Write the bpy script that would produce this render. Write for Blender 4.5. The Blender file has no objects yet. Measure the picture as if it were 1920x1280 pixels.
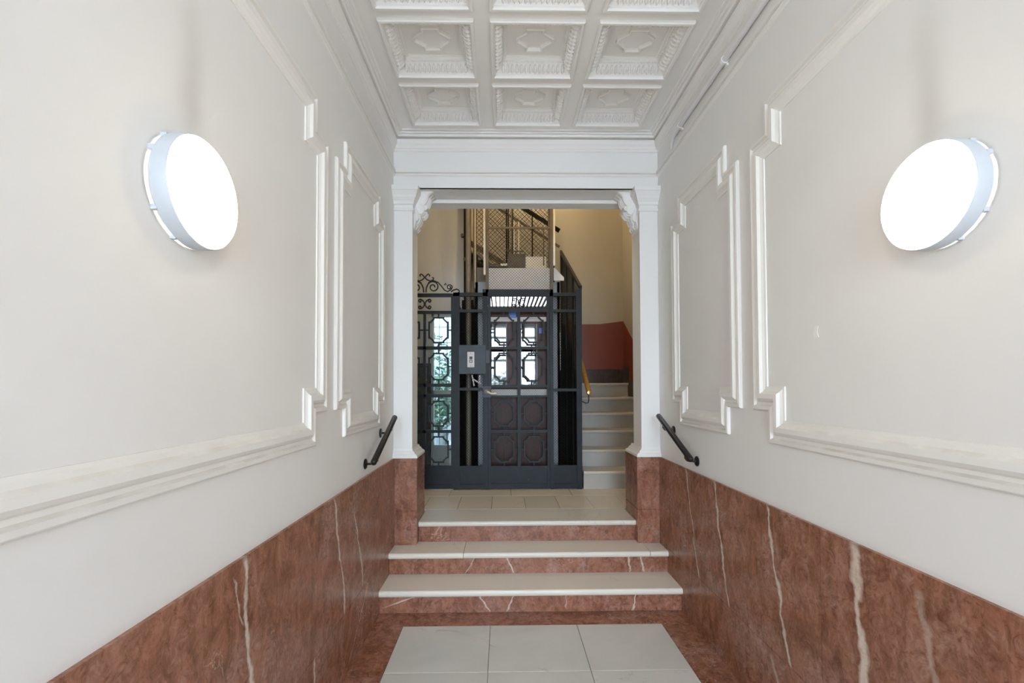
import bpy, math, random
from mathutils import Vector, Matrix
random.seed(7)
PI = math.pi
sc = bpy.context.scene
COL = sc.collection

# ------------------------------------------------------------------ camera
cam_d = bpy.data.cameras.new('camera')
cam_d.sensor_fit = 'HORIZONTAL'; cam_d.sensor_width = 36.0
cam_d.lens = 855.14 / 1920 * 36.0
cam_d.shift_x = 3.85 / 1920; cam_d.shift_y = 65.6 / 1920
cam_d.clip_start = 0.02
cam = bpy.data.objects.new('camera', cam_d); COL.objects.link(cam)
yaw, pitch, roll = 0.0160, 0.0232, -0.0033
fw = Vector((math.sin(yaw)*math.cos(pitch), math.cos(yaw)*math.cos(pitch), math.sin(pitch)))
rt = Vector((math.cos(yaw), -math.sin(yaw), 0)); up = rt.cross(fw)
r2 = rt*math.cos(roll) + up*math.sin(roll); u2 = -rt*math.sin(roll) + up*math.cos(roll)
m3 = Matrix((r2, u2, -fw)).transposed()
cam.matrix_world = Matrix.Translation((0, 0, 1.6)) @ m3.to_4x4()
sc.camera = cam

# ------------------------------------------------------------------ world: an even overcast sky
world = bpy.data.worlds.new('sky'); sc.world = world; world.use_nodes = True
bg = world.node_tree.nodes['Background']
bg.inputs[0].default_value = (0.72, 0.85, 1.0, 1); bg.inputs[1].default_value = 28.5

# ------------------------------------------------------------------ view
sc.view_settings.view_transform = 'Standard'; sc.view_settings.look = 'None'
sc.view_settings.gamma = 1.0; sc.view_settings.use_curve_mapping = False
sc.view_settings.exposure = 0.0
sc.cycles.use_denoising = True
sc.cycles.max_bounces = 10; sc.cycles.diffuse_bounces = 6; sc.cycles.glossy_bounces = 4
sc.cycles.transparent_max_bounces = 12; sc.cycles.sample_clamp_indirect = 8.0
LAMP_L = 43.0
WELL_L = 72.0

# doorway portals: they give off no light, they only steer the sampling of the sky
def portal(name, loc, sx, sy, rx):
    l = bpy.data.lights.new(name, 'AREA'); l.shape = 'RECTANGLE'; l.size = sx; l.size_y = sy
    l.cycles.is_portal = True
    o = bpy.data.objects.new(name, l); COL.objects.link(o); o.location = loc; o.rotation_euler = (rx, 0, 0)
portal('sky_portal_street', (0.2, -4.42, 1.75), 1.8, 3.5, PI/2)
portal('sky_portal_court', (-0.72, 6.52, 1.5), 0.62, 2.0, -PI/2)

# ------------------------------------------------------------------ dimensions (metres)
XL, XR = -0.89, 1.29            # corridor side walls
YB, YP = -4.2, 3.72             # entrance wall, pilaster plane
ZC = 3.68                       # ceiling
ZD, ZB = 1.028, 0.349           # dado top, plinth slab top
ZL = 0.495                      # upper landing
SXL, SXR, SYB = -1.35, 1.80, 6.75   # stairwell
ZT = 6.0

# ------------------------------------------------------------------ material helpers
def newmat(name):
    m = bpy.data.materials.new(name); m.use_nodes = True
    return m, m.node_tree, m.node_tree.nodes['Principled BSDF']
class N:
    def __init__(s, nt):
        s.nt = nt; s.k = 0
    def new(s, t, **kw):
        n = s.nt.nodes.new(t); s.k += 1; n.location = (-200*(s.k % 12), -180*(s.k//12))
        for a, b in kw.items(): setattr(n, a, b)
        return n
    def link(s, a, b): s.nt.links.new(a, b)
    def put(s, sock, v):
        if isinstance(v, (int, float)): sock.default_value = v
        elif isinstance(v, (tuple, list)): sock.default_value = v
        else: s.link(v, sock)
    def math(s, op, a, b=0.0, c=None, clamp=False):
        n = s.new('ShaderNodeMath', operation=op, use_clamp=clamp)
        s.put(n.inputs[0], a); s.put(n.inputs[1], b)
        if c is not None: s.put(n.inputs[2], c)
        return n.outputs[0]
    def mix(s, f, a, b, mode='MIX'):
        n = s.new('ShaderNodeMix', data_type='RGBA', blend_type=mode)
        s.put(n.inputs[0], f); s.put(n.inputs[6], a); s.put(n.inputs[7], b)
        return n.outputs[2]
    def ramp(s, v, lo, hi, a=0.0, b=1.0):
        n = s.new('ShaderNodeMapRange'); n.clamp = True
        s.put(n.inputs[0], v); s.put(n.inputs[1], lo); s.put(n.inputs[2], hi); s.put(n.inputs[3], a); s.put(n.inputs[4], b)
        return n.outputs[0]
    def noise(s, vec, scale, detail=4.0, rough=0.55, dist=0.0):
        n = s.new('ShaderNodeTexNoise'); s.put(n.inputs['Scale'], scale); s.put(n.inputs['Detail'], detail)
        s.put(n.inputs['Roughness'], rough); s.put(n.inputs['Distortion'], dist)
        if vec is not None: s.link(vec, n.inputs['Vector'])
        return n.outputs[0]
    def obj(s):
        return s.new('ShaderNodeTexCoord').outputs['Object']
    def sep(s, v):
        n = s.new('ShaderNodeSeparateXYZ'); s.link(v, n.inputs[0]); return n.outputs
    def comb(s, x, y, z):
        n = s.new('ShaderNodeCombineXYZ'); s.put(n.inputs[0], x); s.put(n.inputs[1], y); s.put(n.inputs[2], z); return n.outputs[0]
    def bump(s, h, strength=0.2, dist=0.01):
        n = s.new('ShaderNodeBump'); n.inputs['Strength'].default_value = strength; n.inputs['Distance'].default_value = dist
        s.link(h, n.inputs['Height']); return n.outputs[0]
def rgb(r, g, b): return (r, g, b, 1.0)

def plaster(name, col, col2, bump=0.12, rough=0.6, soot=None, dust=0.0):
    m, nt, p = newmat(name); n = N(nt); o = n.obj()
    big = n.noise(o, 1.1, 5, 0.6); fine = n.noise(o, 38, 4, 0.6)
    c = n.mix(n.ramp(big, 0.4, 0.72), col, col2)
    if soot:
        x, y, z = n.sep(o)
        wob = n.math('MULTIPLY', n.math('SUBTRACT', n.noise(o, 5, 3), 0.5), 0.05)
        dy = n.math('DIVIDE', n.math('SUBTRACT', n.math('ADD', y, wob), soot[0]), soot[1])
        g = n.math('POWER', 2.718, n.math('MULTIPLY', n.math('MULTIPLY', dy, dy), -1.0))
        v = n.math('MULTIPLY', n.ramp(z, soot[2]-0.06, soot[2]+0.03), n.ramp(z, soot[2]+0.06, soot[3], 1, 0))
        c = n.mix(n.math('MULTIPLY', n.math('MULTIPLY', g, v), 0.34), c, rgb(0.30, 0.27, 0.24))
    if dust:
        g = n.new('ShaderNodeNewGeometry'); nz = n.sep(g.outputs['Normal'])[2]
        d = n.math('MULTIPLY', n.ramp(nz, 0.25, 0.8), n.ramp(n.noise(o, 9, 4), 0.3, 0.65, 0.35, 1.0))
        c = n.mix(n.math('MULTIPLY', d, dust), c, rgb(0.42, 0.37, 0.30))
    n.link(c, p.inputs['Base Color']); p.inputs['Roughness'].default_value = rough
    n.link(n.bump(n.math('ADD', n.math('MULTIPLY', big, 2.0), fine), bump, 0.004), p.inputs['Normal'])
    return m

def red_marble(name, veins=(), seed=0.0, warm=0.0):
    """polished red marble; veins = (axis 'y' or 'x', c_top, c_bot, z_top, z_bot, half width, strength)"""
    m, nt, p = newmat(name); n = N(nt); o = n.obj()
    mp = n.new('ShaderNodeMapping'); mp.inputs['Location'].default_value = (seed, seed*1.7, seed*0.6); n.link(o, mp.inputs[0]); q = mp.outputs[0]
    st_ = n.new('ShaderNodeMapping'); st_.inputs['Scale'].default_value = (1, 1, 0.45); n.link(q, st_.inputs[0]); q2 = st_.outputs[0]
    mott = n.noise(q2, 11, 9, 0.72, 1.2); blot = n.noise(q, 3.4, 6, 0.66, 0.9); fine = n.noise(q2, 55, 6, 0.75, 1.0); mid = n.noise(q, 24, 6, 0.7, 1.5)
    c = n.mix(n.ramp(mott, 0.36, 0.64), rgb(0.150, 0.055, 0.027), rgb(0.365, 0.158, 0.096))
    c = n.mix(n.ramp(blot, 0.45, 0.68, 0, 0.8), c, n.mix(n.ramp(mid, 0.4, 0.62), rgb(0.25, 0.112, 0.080), rgb(0.42, 0.25, 0.20)))
    c = n.mix(n.ramp(blot, 0.30, 0.43, 0.6, 0), c, rgb(0.150, 0.052, 0.025))
    c = n.mix(n.ramp(mid, 0.54, 0.70, 0, 0.45), c, rgb(0.47, 0.25, 0.165))
    c = n.mix(n.ramp(mid, 0.34, 0.45, 0.65, 0), c, rgb(0.110, 0.038, 0.018))
    c = n.mix(n.ramp(fine, 0.55, 0.75, 0, 0.4), c, rgb(0.44, 0.25, 0.18))
    # hair-fine calcite threads
    th = n.noise(q, 3.1, 5, 0.62, 1.1)
    thin = n.ramp(n.math('ABSOLUTE', n.math('SUBTRACT', th, 0.5)), 0.0, 0.006, 1, 0)
    gate = n.ramp(n.noise(q, 1.7, 2), 0.55, 0.64)
    c = n.mix(n.math('MULTIPLY', n.math('MULTIPLY', thin, gate), 0.6), c, rgb(0.62, 0.46, 0.38))
    x, y, z = n.sep(o)
    if veins:
        wob1 = n.math('MULTIPLY', n.math('SUBTRACT', n.noise(n.comb(seed, 3.3, z), 4.5, 3), 0.5), 0.10)
        wob2 = n.math('MULTIPLY', n.math('SUBTRACT', n.noise(o, 20, 4), 0.5), 0.034)
        wob = n.math('ADD', wob1, wob2)
        wv = n.ramp(n.noise(o, 7, 3), 0.35, 0.7, 0.45, 1.5)
        tot = None
        for ax, ct, cb, zt, zb, hw, st in veins:
            s = {'y': y, 'x': x}[ax]
            k = (ct-cb)/(zt-zb)
            cen = n.math('ADD', n.math('MULTIPLY', n.math('SUBTRACT', z, zb), k), cb)
            d = n.math('DIVIDE', n.math('ABSOLUTE', n.math('SUBTRACT', n.math('SUBTRACT', s, cen), wob)), n.math('MULTIPLY', wv, hw))
            v = n.ramp(d, 0.35, 1.15, st, 0.0)
            v = n.math('MULTIPLY', v, n.math('MULTIPLY', n.ramp(z, zb-0.005, zb+0.02), n.ramp(z, zt-0.02, zt+0.01, 1, 0)))
            tot = v if tot is None else n.math('MAXIMUM', tot, v)
        tot = n.math('MULTIPLY', tot, n.ramp(n.noise(o, 30, 4, 0.7), 0.3, 0.55, 0.55, 1.0))
        c = n.mix(tot, c, rgb(0.66, 0.57, 0.48))
    n.link(c, p.inputs['Base Color']); p.inputs['Roughness'].default_value = 0.27
    p.inputs['Specular IOR Level'].default_value = 0.4
    n.link(n.bump(fine, 0.03, 0.002), p.inputs['Normal'])
    return m

def white_marble(name, col, col2, seed=0.0, vein=0.5):
    m, nt, p = newmat(name); n = N(nt); o = n.obj()
    inf = n.new('ShaderNodeObjectInfo').outputs['Random']
    mp = n.new('ShaderNodeMapping'); mp.inputs['Location'].default_value = (seed, seed, 0); n.link(o, mp.inputs[0])
    q = n.new('ShaderNodeVectorMath', operation='ADD'); n.link(mp.outputs[0], q.inputs[0])
    n.link(n.comb(n.math('MULTIPLY', inf, 9.0), n.math('MULTIPLY', inf, 5.0), 0.0), q.inputs[1]); q = q.outputs[0]
    cl = n.noise(q, 2.4, 5, 0.6, 0.5)
    c = n.mix(n.ramp(cl, 0.35, 0.7), col, col2)
    c = n.mix(n.ramp(inf, 0.0, 1.0, 0.0, 0.35), c, rgb(0.50, 0.50, 0.46))
    th = n.noise(q, 1.5, 5, 0.55, 1.6)
    thin = n.ramp(n.math('ABSOLUTE', n.math('SUBTRACT', th, 0.5)), 0.0, 0.012, 1, 0)
    gate = n.ramp(n.noise(q, 1.3, 2), 0.5, 0.62)
    c = n.mix(n.math('MULTIPLY', n.math('MULTIPLY', thin, gate), vein), c, rgb(0.28, 0.27, 0.25))
    n.link(c, p.inputs['Base Color']); p.inputs['Roughness'].default_value = 0.33
    n.link(n.bump(n.noise(q, 60, 4), 0.03, 0.002), p.inputs['Normal'])
    return m

def simple(name, col, rough=0.5, metal=0.0, var=0.15, scale=14, bump=0.05, spec=0.5, wear=None):
    m, nt, p = newmat(name); n = N(nt); o = n.obj()
    f = n.noise(o, scale, 4, 0.6)
    dark = tuple(v*(1-var) for v in col[:3]) + (1,); lite = tuple(min(1, v*(1+var)) for v in col[:3]) + (1,)
    c = n.mix(n.ramp(f, 0.3, 0.7), dark, lite)
    if wear:
        c = n.mix(n.ramp(n.noise(o, 26, 3), 0.72, 0.76), c, wear)
    n.link(c, p.inputs['Base Color']); p.inputs['Roughness'].default_value = rough; p.inputs['Metallic'].default_value = metal
    p.inputs['Specular IOR Level'].default_value = spec
    if bump: n.link(n.bump(n.noise(o, scale*4, 3), bump, 0.003), p.inputs['Normal'])
    return m

def wood(name, a, b, rough=0.35):
    m, nt, p = newmat(name); n = N(nt); o = n.obj()
    mp = n.new('ShaderNodeMapping'); mp.inputs['Scale'].default_value = (14, 14, 1.6); n.link(o, mp.inputs[0])
    f = n.noise(mp.outputs[0], 3, 6, 0.6, 1.0)
    n.link(n.mix(n.ramp(f, 0.3, 0.7), a, b), p.inputs['Base Color']); p.inputs['Roughness'].default_value = rough; p.inputs['Specular IOR Level'].default_value = 0.2
    return m

def emit(name, col, strength):
    m = bpy.data.materials.new(name); m.use_nodes = True; nt = m.node_tree
    nt.nodes.remove(nt.nodes['Principled BSDF']); e = nt.nodes.new('ShaderNodeEmission')
    e.inputs[0].default_value = col; e.inputs[1].default_value = strength
    nt.links.new(e.outputs[0], nt.nodes['Material Output'].inputs[0]); return m

def pane_glass(name, refl=0.1, tint=(0.9, 0.95, 0.95, 1), solid=None):
    """thin glass: clear (or dark-backed) with a plain mirror share"""
    m = bpy.data.materials.new(name); m.use_nodes = True; nt = m.node_tree; n = N(nt)
    p = nt.nodes['Principled BSDF']
    if solid:
        p.inputs['Base Color'].default_value = solid; p.inputs['Roughness'].default_value = 0.03
        p.inputs['Specular IOR Level'].default_value = refl*6
        n.link(n.bump(n.noise(n.obj(), 3, 2), 0.02, 0.01), p.inputs['Normal'])
        return m
    nt.nodes.remove(p)
    t = n.new('ShaderNodeBsdfTransparent'); t.inputs[0].default_value = tint
    g = n.new('ShaderNodeBsdfGlossy'); g.inputs['Roughness'].default_value = 0.02
    mx = n.new('ShaderNodeMixShader'); mx.inputs[0].default_value = refl
    n.link(t.outputs[0], mx.inputs[1]); n.link(g.outputs[0], mx.inputs[2])
    n.link(mx.outputs[0], nt.nodes['Material Output'].inputs[0]); return m

WHITE = rgb(0.80, 0.795, 0.78); WHITE2 = rgb(0.765, 0.755, 0.735)
M = {}
M['wall_l'] = plaster('wall_plaster_left', WHITE, WHITE2, soot=(1.30, 0.05, 2.36, 2.85))
M['wall_r'] = plaster('wall_plaster_right', WHITE, WHITE2, soot=(1.34, 0.05, 2.36, 2.85))
M['trim'] = plaster('moulding_paint', rgb(0.82, 0.81, 0.78), rgb(0.80, 0.79, 0.75), bump=0.05, rough=0.5, dust=0.55)
M['ceil'] = plaster('ceiling_paint', rgb(0.82, 0.81, 0.79), rgb(0.79, 0.78, 0.75), bump=0.06, rough=0.55)
M['pil'] = plaster('pilaster_paint', rgb(0.82, 0.82, 0.81), rgb(0.80, 0.80, 0.78), bump=0.05, rough=0.45)
M['cream'] = plaster('stairwell_cream_paint', rgb(0.47, 0.42, 0.335), rgb(0.425, 0.38, 0.30), bump=0.1, rough=0.5)
M['greywall'] = plaster('stairwell_grey_paint', rgb(0.60, 0.59, 0.585), rgb(0.54, 0.53, 0.525), bump=0.08, rough=0.35)
M['redpaint'] = plaster('red_painted_dado', rgb(0.24, 0.050, 0.025), rgb(0.185, 0.045, 0.028), bump=0.2, rough=0.45)
M['marb_l'] = red_marble('red_marble_left', [
    ('y', 2.39, 2.575, 1.028, 0.349, 0.012, 0.95), ('y', 2.72, 2.91, 0.86, 0.349, 0.012, 0.8),
    ('y', 1.57, 1.63, 1.028, 0.349, 0.013, 0.9), ('y', 1.50, 1.57, 0.98, 0.80, 0.006, 0.6),
    ('y', 3.01, 2.60, 0.33, 0.02, 0.007, 0.7), ('y', 2.17, 2.12, 0.34, 0.0, 0.012, 0.9)], 1.3)
M['marb_r'] = red_marble('red_marble_right', [
    ('y', 3.18, 2.99, 1.028, 0.349, 0.009, 0.85), ('y', 2.755, 2.60, 1.028, 0.349, 0.014, 0.95),
    ('y', 2.205, 2.05, 1.028, 0.349, 0.011, 0.95), ('y', 1.655, 1.60, 1.028, 0.349, 0.022, 1.0),
    ('y', 1.40, 1.30, 0.97, 0.55, 0.012, 0.35), ('y', 2.20, 2.02, 0.32, 0.0, 0.016, 0.45)], 4.1)
M['marb_s'] = red_marble('red_marble_steps', [
    ('x', 0.50, 0.42, 0.9, 0.0, 0.010, 0.0)], 7.7)
M['marb_r1'] = red_marble('red_marble_lowest_riser', [
    ('x', -0.155, -0.10, 0.13, 0.0, 0.008, 0.9), ('x', 0.10, 0.02, 0.13, 0.0, 0.008, 0.75),
    ('x', 0.97, 0.92, 0.13, 0.0, 0.010, 0.95), ('x', 0.46, 0.45, 0.13, 0.02, 0.006, 0.5), ('x', -0.60, -0.84, 0.12, 0.04, 0.018, 0.8)], 2.2)
M['marb_r2'] = red_marble('red_marble_middle_riser', [
    ('x', 0.03, 0.085, 0.30, 0.16, 0.009, 0.95), ('x', -0.20, -0.29, 0.30, 0.16, 0.006, 0.55),
    ('x', 0.98, 0.99, 0.30, 0.16, 0.007, 0.7), ('x', 1.07, 1.10, 0.30, 0.16, 0.009, 0.8)], 5.2)
M['marb_f'] = red_marble('red_marble_border', (), 9.4)
M['marb_p'] = red_marble('red_marble_pedestal', (), 12.6)
M['tread'] = white_marble('white_marble_tread', rgb(0.76, 0.71, 0.62), rgb(0.70, 0.66, 0.58), 0.4, 0.25)
M['tile'] = white_marble('white_marble_tile', rgb(0.68, 0.67, 0.62), rgb(0.57, 0.575, 0.54), 3.1, 0.85)
M['ltile'] = white_marble('landing_marble_tile', rgb(0.80, 0.71, 0.57), rgb(0.73, 0.65, 0.53), 5.5, 0.3)
M['stair'] = white_marble('stair_marble', rgb(0.66, 0.60, 0.50), rgb(0.57, 0.52, 0.44), 8.5, 0.5)
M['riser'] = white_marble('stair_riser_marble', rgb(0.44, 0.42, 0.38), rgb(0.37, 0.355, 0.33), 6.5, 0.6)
M['grout'] = simple('dark_joint_mortar', rgb(0.16, 0.14, 0.12), 0.9)
M['concrete'] = simple('rough_concrete', rgb(0.35, 0.34, 0.32), 0.9)
M['iron'] = simple('blue_black_iron_paint', rgb(0.0125, 0.017, 0.022), 0.45, 0.0, 0.25, 9, 0.06, 0.25, wear=rgb(0.045, 0.05, 0.055))
M['irongrey'] = simple('grey_iron_paint', rgb(0.075, 0.09, 0.115), 0.5, 0.0, 0.12, 9, spec=0.25)
M['blackmetal'] = simple('black_satin_metal', rgb(0.012, 0.012, 0.013), 0.3, 0.0, 0.2)
M['wire'] = simple('dark_wire', rgb(0.018, 0.018, 0.017), 0.6, 0.0, 0.2, spec=0.15)
M['bronze'] = simple('old_brown_steel', rgb(0.10, 0.075, 0.05), 0.45, 0.3, 0.25)
M['pipe'] = simple('pale_brown_pipe_paint', rgb(0.20, 0.16, 0.115), 0.45, 0.0, 0.15)
M['railwhite'] = simple('cream_guide_paint', rgb(0.75, 0.68, 0.56), 0.4, 0.0, 0.1)
M['cabwhite'] = simple('off_white_panel_paint', rgb(0.70, 0.68, 0.66), 0.5, 0.0, 0.06)
M['cabgrey'] = simple('blue_grey_panel', rgb(0.22, 0.25, 0.27), 0.4, 0.0, 0.1)
M['cabwood'] = wood('lift_cab_wood', rgb(0.038, 0.013, 0.009), rgb(0.075, 0.027, 0.018))
M['dark'] = simple('dark_steel_and_shade', rgb(0.008, 0.007, 0.006), 0.7, 0.0, 0.3, spec=0.1)  # dark steel parts, and the sheets that paint the shaft's shade
M['handwood'] = wood('varnished_handrail_wood', rgb(0.36, 0.16, 0.035), rgb(0.50, 0.25, 0.06), 0.25)
M['brass'] = simple('brass', rgb(0.60, 0.38, 0.14), 0.3, 0.9, 0.1)
M['plastic'] = simple('pale_pink_grey_plastic', rgb(0.66, 0.62, 0.62), 0.4, 0, 0.04)
M['button'] = simple('black_button', rgb(0.02, 0.02, 0.02), 0.4)
M['buttonlit'] = simple('white_button', rgb(0.8, 0.8, 0.8), 0.4, 0, 0.02)
M['lampwhite'] = simple('white_lamp_rim', rgb(0.56, 0.59, 0.62), 0.4, 0, 0.03)
M['diffuser'] = emit('lit_diffuser', rgb(1.0, 0.885, 0.71), LAMP_L)
M['wellglobe'] = emit('added_globe_glow', rgb(1.0, 0.79, 0.48), WELL_L)  # glow of the added, unseen stairwell globes
M['cablight'] = emit('lift_ceiling_light', rgb(0.85, 0.92, 1.0), 5.0)
M['conduit'] = simple('white_conduit', rgb(0.76, 0.76, 0.77), 0.35, 0, 0.04)
M['paper'] = simple('white_paper', rgb(0.86, 0.86, 0.85), 0.6, 0, 0.03)
M['blue'] = simple('blue_notice', rgb(0.06, 0.16, 0.55), 0.4, 0, 0.1)
M['glass'] = pane_glass('clear_pane', 0.06)
M['mirror'] = pane_glass('lift_door_glass', 0.16, solid=rgb(0.03, 0.02, 0.017))
M['darkgreen'] = simple('dark_green_gloss_paint', rgb(0.02, 0.032, 0.028), 0.25)
M['skirt'] = simple('brown_skirting_tile', rgb(0.060, 0.040, 0.028), 0.35, 0, 0.3, 12)
M['leaf'] = simple('green_leaves', rgb(0.035, 0.085, 0.045), 0.5, 0, 0.5, 6)
M['pot'] = simple('grey_stone_pot', rgb(0.16, 0.17, 0.18), 0.7)
M['courtwall'] = plaster('courtyard_render', rgb(0.46, 0.47, 0.50), rgb(0.36, 0.38, 0.42))
M['paving'] = simple('grey_paving', rgb(0.32, 0.32, 0.32), 0.8)
M['doorwhite'] = simple('white_door_paint', rgb(0.66, 0.66, 0.66), 0.4, 0, 0.05)
M['redcar'] = simple('red_metal', rgb(0.45, 0.03, 0.03), 0.3)

# ------------------------------------------------------------------ mesh helpers
class MB:
    def __init__(s): s.v = []; s.f = []
    def add(s, vs, fs):
        o = len(s.v); s.v += [tuple(p) for p in vs]; s.f += [tuple(i+o for i in f) for f in fs]; return s
    def box(s, x0, x1, y0, y1, z0, z1, b=0.0):
        if b:
            return s.prism([(x0+b, z0), (x1-b, z0), (x1, z0+b), (x1, z1-b), (x1-b, z1), (x0+b, z1), (x0, z1-b), (x0, z0+b)], 'xz', y0, y1)
        return s.add([(x0,y0,z0),(x1,y0,z0),(x1,y1,z0),(x0,y1,z0),(x0,y0,z1),(x1,y0,z1),(x1,y1,z1),(x0,y1,z1)],
                     [(0,3,2,1),(4,5,6,7),(0,1,5,4),(1,2,6,5),(2,3,7,6),(3,0,4,7)])
    def prism(s, poly, plane, a, b):
        mp = {'xz': lambda u, v, t: (u, t, v), 'yz': lambda u, v, t: (t, u, v), 'xy': lambda u, v, t: (u, v, t)}[plane]
        k = len(poly)
        vs = [mp(u, v, a) for u, v in poly] + [mp(u, v, b) for u, v in poly]
        fs = [tuple(range(k))[::-1], tuple(range(k, 2*k))] + [(i, (i+1) % k, k+(i+1) % k, k+i) for i in range(k)]
        return s.add(vs, fs)
    def tube(s, pts, r, n=8, closed=False, cap=True):
        pts = [Vector(p) for p in pts]; k = len(pts); rs = r if isinstance(r, (list, tuple)) else [r]*k
        ref = None; vs = []
        for i, p in enumerate(pts):
            a = pts[(i-1) % k] if (i > 0 or closed) else p
            b = pts[(i+1) % k] if (i < k-1 or closed) else p
            t = (b-a)
            if t.length < 1e-9: t = Vector((0, 0, 1))
            t.normalize()
            if ref is None:
                ref = t.orthogonal().normalized()
            ref = ref - t*ref.dot(t)
            if ref.length < 1e-6: ref = t.orthogonal()
            ref.normalize(); q = t.cross(ref)
            for j in range(n):
                an = 2*PI*(j+0.5)/n
                vs.append(p + (ref*math.cos(an) + q*math.sin(an))*rs[i])
        fs = []
        for i in range(k if closed else k-1):
            for j in range(n):
                a = i*n+j; b = i*n+(j+1) % n; c = ((i+1) % k)*n+(j+1) % n; d = ((i+1) % k)*n+j
                fs.append((a, b, c, d))
        if cap and not closed:
            fs.append(tuple(range(n))[::-1]); fs.append(tuple((k-1)*n+j for j in range(n)))
        return s.add(vs, fs)
    def bar(s, p, q, w, h, upv=(0, 0, 1)):
        p = Vector(p); q = Vector(q); t = (q-p).normalized(); u = Vector(upv)
        x = t.cross(u).normalized(); y = x.cross(t).normalized()
        vs = []
        for c in (p, q):
            for a, b in ((-1,-1),(1,-1),(1,1),(-1,1)): vs.append(c + x*(a*w/2) + y*(b*h/2))
        return s.add(vs, [(0,1,2,3),(7,6,5,4),(0,4,5,1),(1,5,6,2),(2,6,7,3),(3,7,4,0)])
    def lathe(s, prof, centre, axis, n=32):
        """prof (radius, distance along axis)"""
        ax = {'x': (Vector((1,0,0)), Vector((0,1,0)), Vector((0,0,1))), 'z': (Vector((0,0,1)), Vector((1,0,0)), Vector((0,1,0))),
              'y': (Vector((0,1,0)), Vector((0,0,1)), Vector((1,0,0))), '-x': (Vector((-1,0,0)), Vector((0,0,1)), Vector((0,1,0)))}[axis]
        c = Vector(centre); vs = []; fs = []
        for r, h in prof:
            for j in range(n):
                an = 2*PI*j/n; vs.append(c + ax[0]*h + (ax[1]*math.cos(an)+ax[2]*math.sin(an))*r)
        for i in range(len(prof)-1):
            for j in range(n): fs.append((i*n+j, i*n+(j+1) % n, (i+1)*n+(j+1) % n, (i+1)*n+j))
        return s.add(vs, fs)
    def sweep(s, path, prof, closed, mapper, prof_closed=False):
        """mitred sweep: profile (offset to the left of the path, height)"""
        k = len(path); P = [Vector(p) for p in path]; vs = []
        def nrm(a, b):
            d = (b-a).normalized(); return Vector((-d.y, d.x))
        for i in range(k):
            n1 = nrm(P[i-1], P[i]) if (i > 0 or closed) else None
            n2 = nrm(P[i], P[(i+1) % k]) if (i < k-1 or closed) else None
            if n1 is None: mv = n2
            elif n2 is None: mv = n1
            else: mv = (n1+n2)/(1+n1.dot(n2))
            for o, h in prof:
                w = P[i] + mv*o; vs.append(mapper(w.x, w.y, h))
        m = len(prof); fs = []
        for i in range(k if closed else k-1):
            for j in range(m if prof_closed else m-1):
                a = i*m+j; b = i*m+(j+1) % m; c = ((i+1) % k)*m+(j+1) % m; d = ((i+1) % k)*m+j
                fs.append((a, b, c, d))
        return s.add(vs, fs)
    def mesh(s, name, smooth=False):
        me = bpy.data.meshes.new(name); me.from_pydata(s.v, [], s.f); me.update()
        import bmesh
        bm = bmesh.new(); bm.from_mesh(me); bmesh.ops.recalc_face_normals(bm, faces=bm.faces); bm.to_mesh(me); bm.free()
        if smooth:
            me.polygons.foreach_set('use_smooth', [True]*len(me.polygons))
            try: me.set_sharp_from_angle(angle=math.radians(40))
            except Exception: pass
        return me
    def build(s, name, mat, parent=None, smooth=False, **props):
        me = s.mesh(name, smooth); me.materials.append(M[mat] if isinstance(mat, str) else mat)
        o = bpy.data.objects.new(name, me); COL.objects.link(o)
        if parent is not None:
            o.parent = parent; o.matrix_parent_inverse = Matrix.Translation(-Vector(WLOC.get(parent.name, (0,0,0))))
            WLOC[o.name] = WLOC.get(parent.name, (0,0,0)) if False else (0, 0, 0)
        for a, b in props.items(): o[a] = b
        return o
WLOC = {}
def thing(name, loc, label, cat, group=None):
    e = bpy.data.objects.new(name, None); COL.objects.link(e); e.location = loc; e.empty_display_size = 0.1
    WLOC[e.name] = tuple(loc)
    e['label'] = label; e['category'] = cat
    if group: e['group'] = group
    return e
def tag(o, label, cat, group=None):
    o['label'] = label; o['category'] = cat
    if group: o['group'] = group
    return o
def struct(o, label=None):
    o['kind'] = 'structure'
    if label: o['label'] = label
    return o
def share(name, me, loc, parent, **props):
    o = bpy.data.objects.new(name, me); COL.objects.link(o); o.parent = parent; o.location = loc
    for a, b in props.items(): o[a] = b
    return o

# ================================================================== STRUCTURE
# ---- floor
fl = struct(MB().box(XL-0.2, XR+0.2, YB-0.3, 3.30, -0.20, -0.006).box(SXL-.15, SXR+.15, 4.17, SYB+.1, 0.2, ZL-0.006).build('floor', 'grout'))
def tile(x0, x1, y0, y1, z, mat, name, th=0.03, b=0.0015):
    g = 0.0015 if z < 0.1 else 0.0024
    x0 += g; x1 -= g; y0 += g; y1 -= g
    m = MB(); vs = [(x0,y0,z-th),(x1,y0,z-th),(x1,y1,z-th),(x0,y1,z-th),(x0,y0,z-b),(x1,y0,z-b),(x1,y1,z-b),(x0,y1,z-b),
                    (x0+b,y0+b,z),(x1-b,y0+b,z),(x1-b,y1-b,z),(x0+b,y1-b,z)]
    m.add(vs, [(0,1,5,4),(1,2,6,5),(2,3,7,6),(3,0,4,7),(4,5,9,8),(5,6,10,9),(6,7,11,10),(7,4,8,11),(8,9,10,11)])
    return m.build(name, mat, fl)
tx = [-0.673, -0.088, 0.494, 1.071]
yy = 3.104
while yy > YB:
    y0 = max(yy-0.502, YB)
    for a, b in zip(tx[:-1], tx[1:]): tile(a, b, y0, yy, 0.0, 'tile', 'floor_tile')
    yy -= 0.502
yb = 3.283
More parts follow.
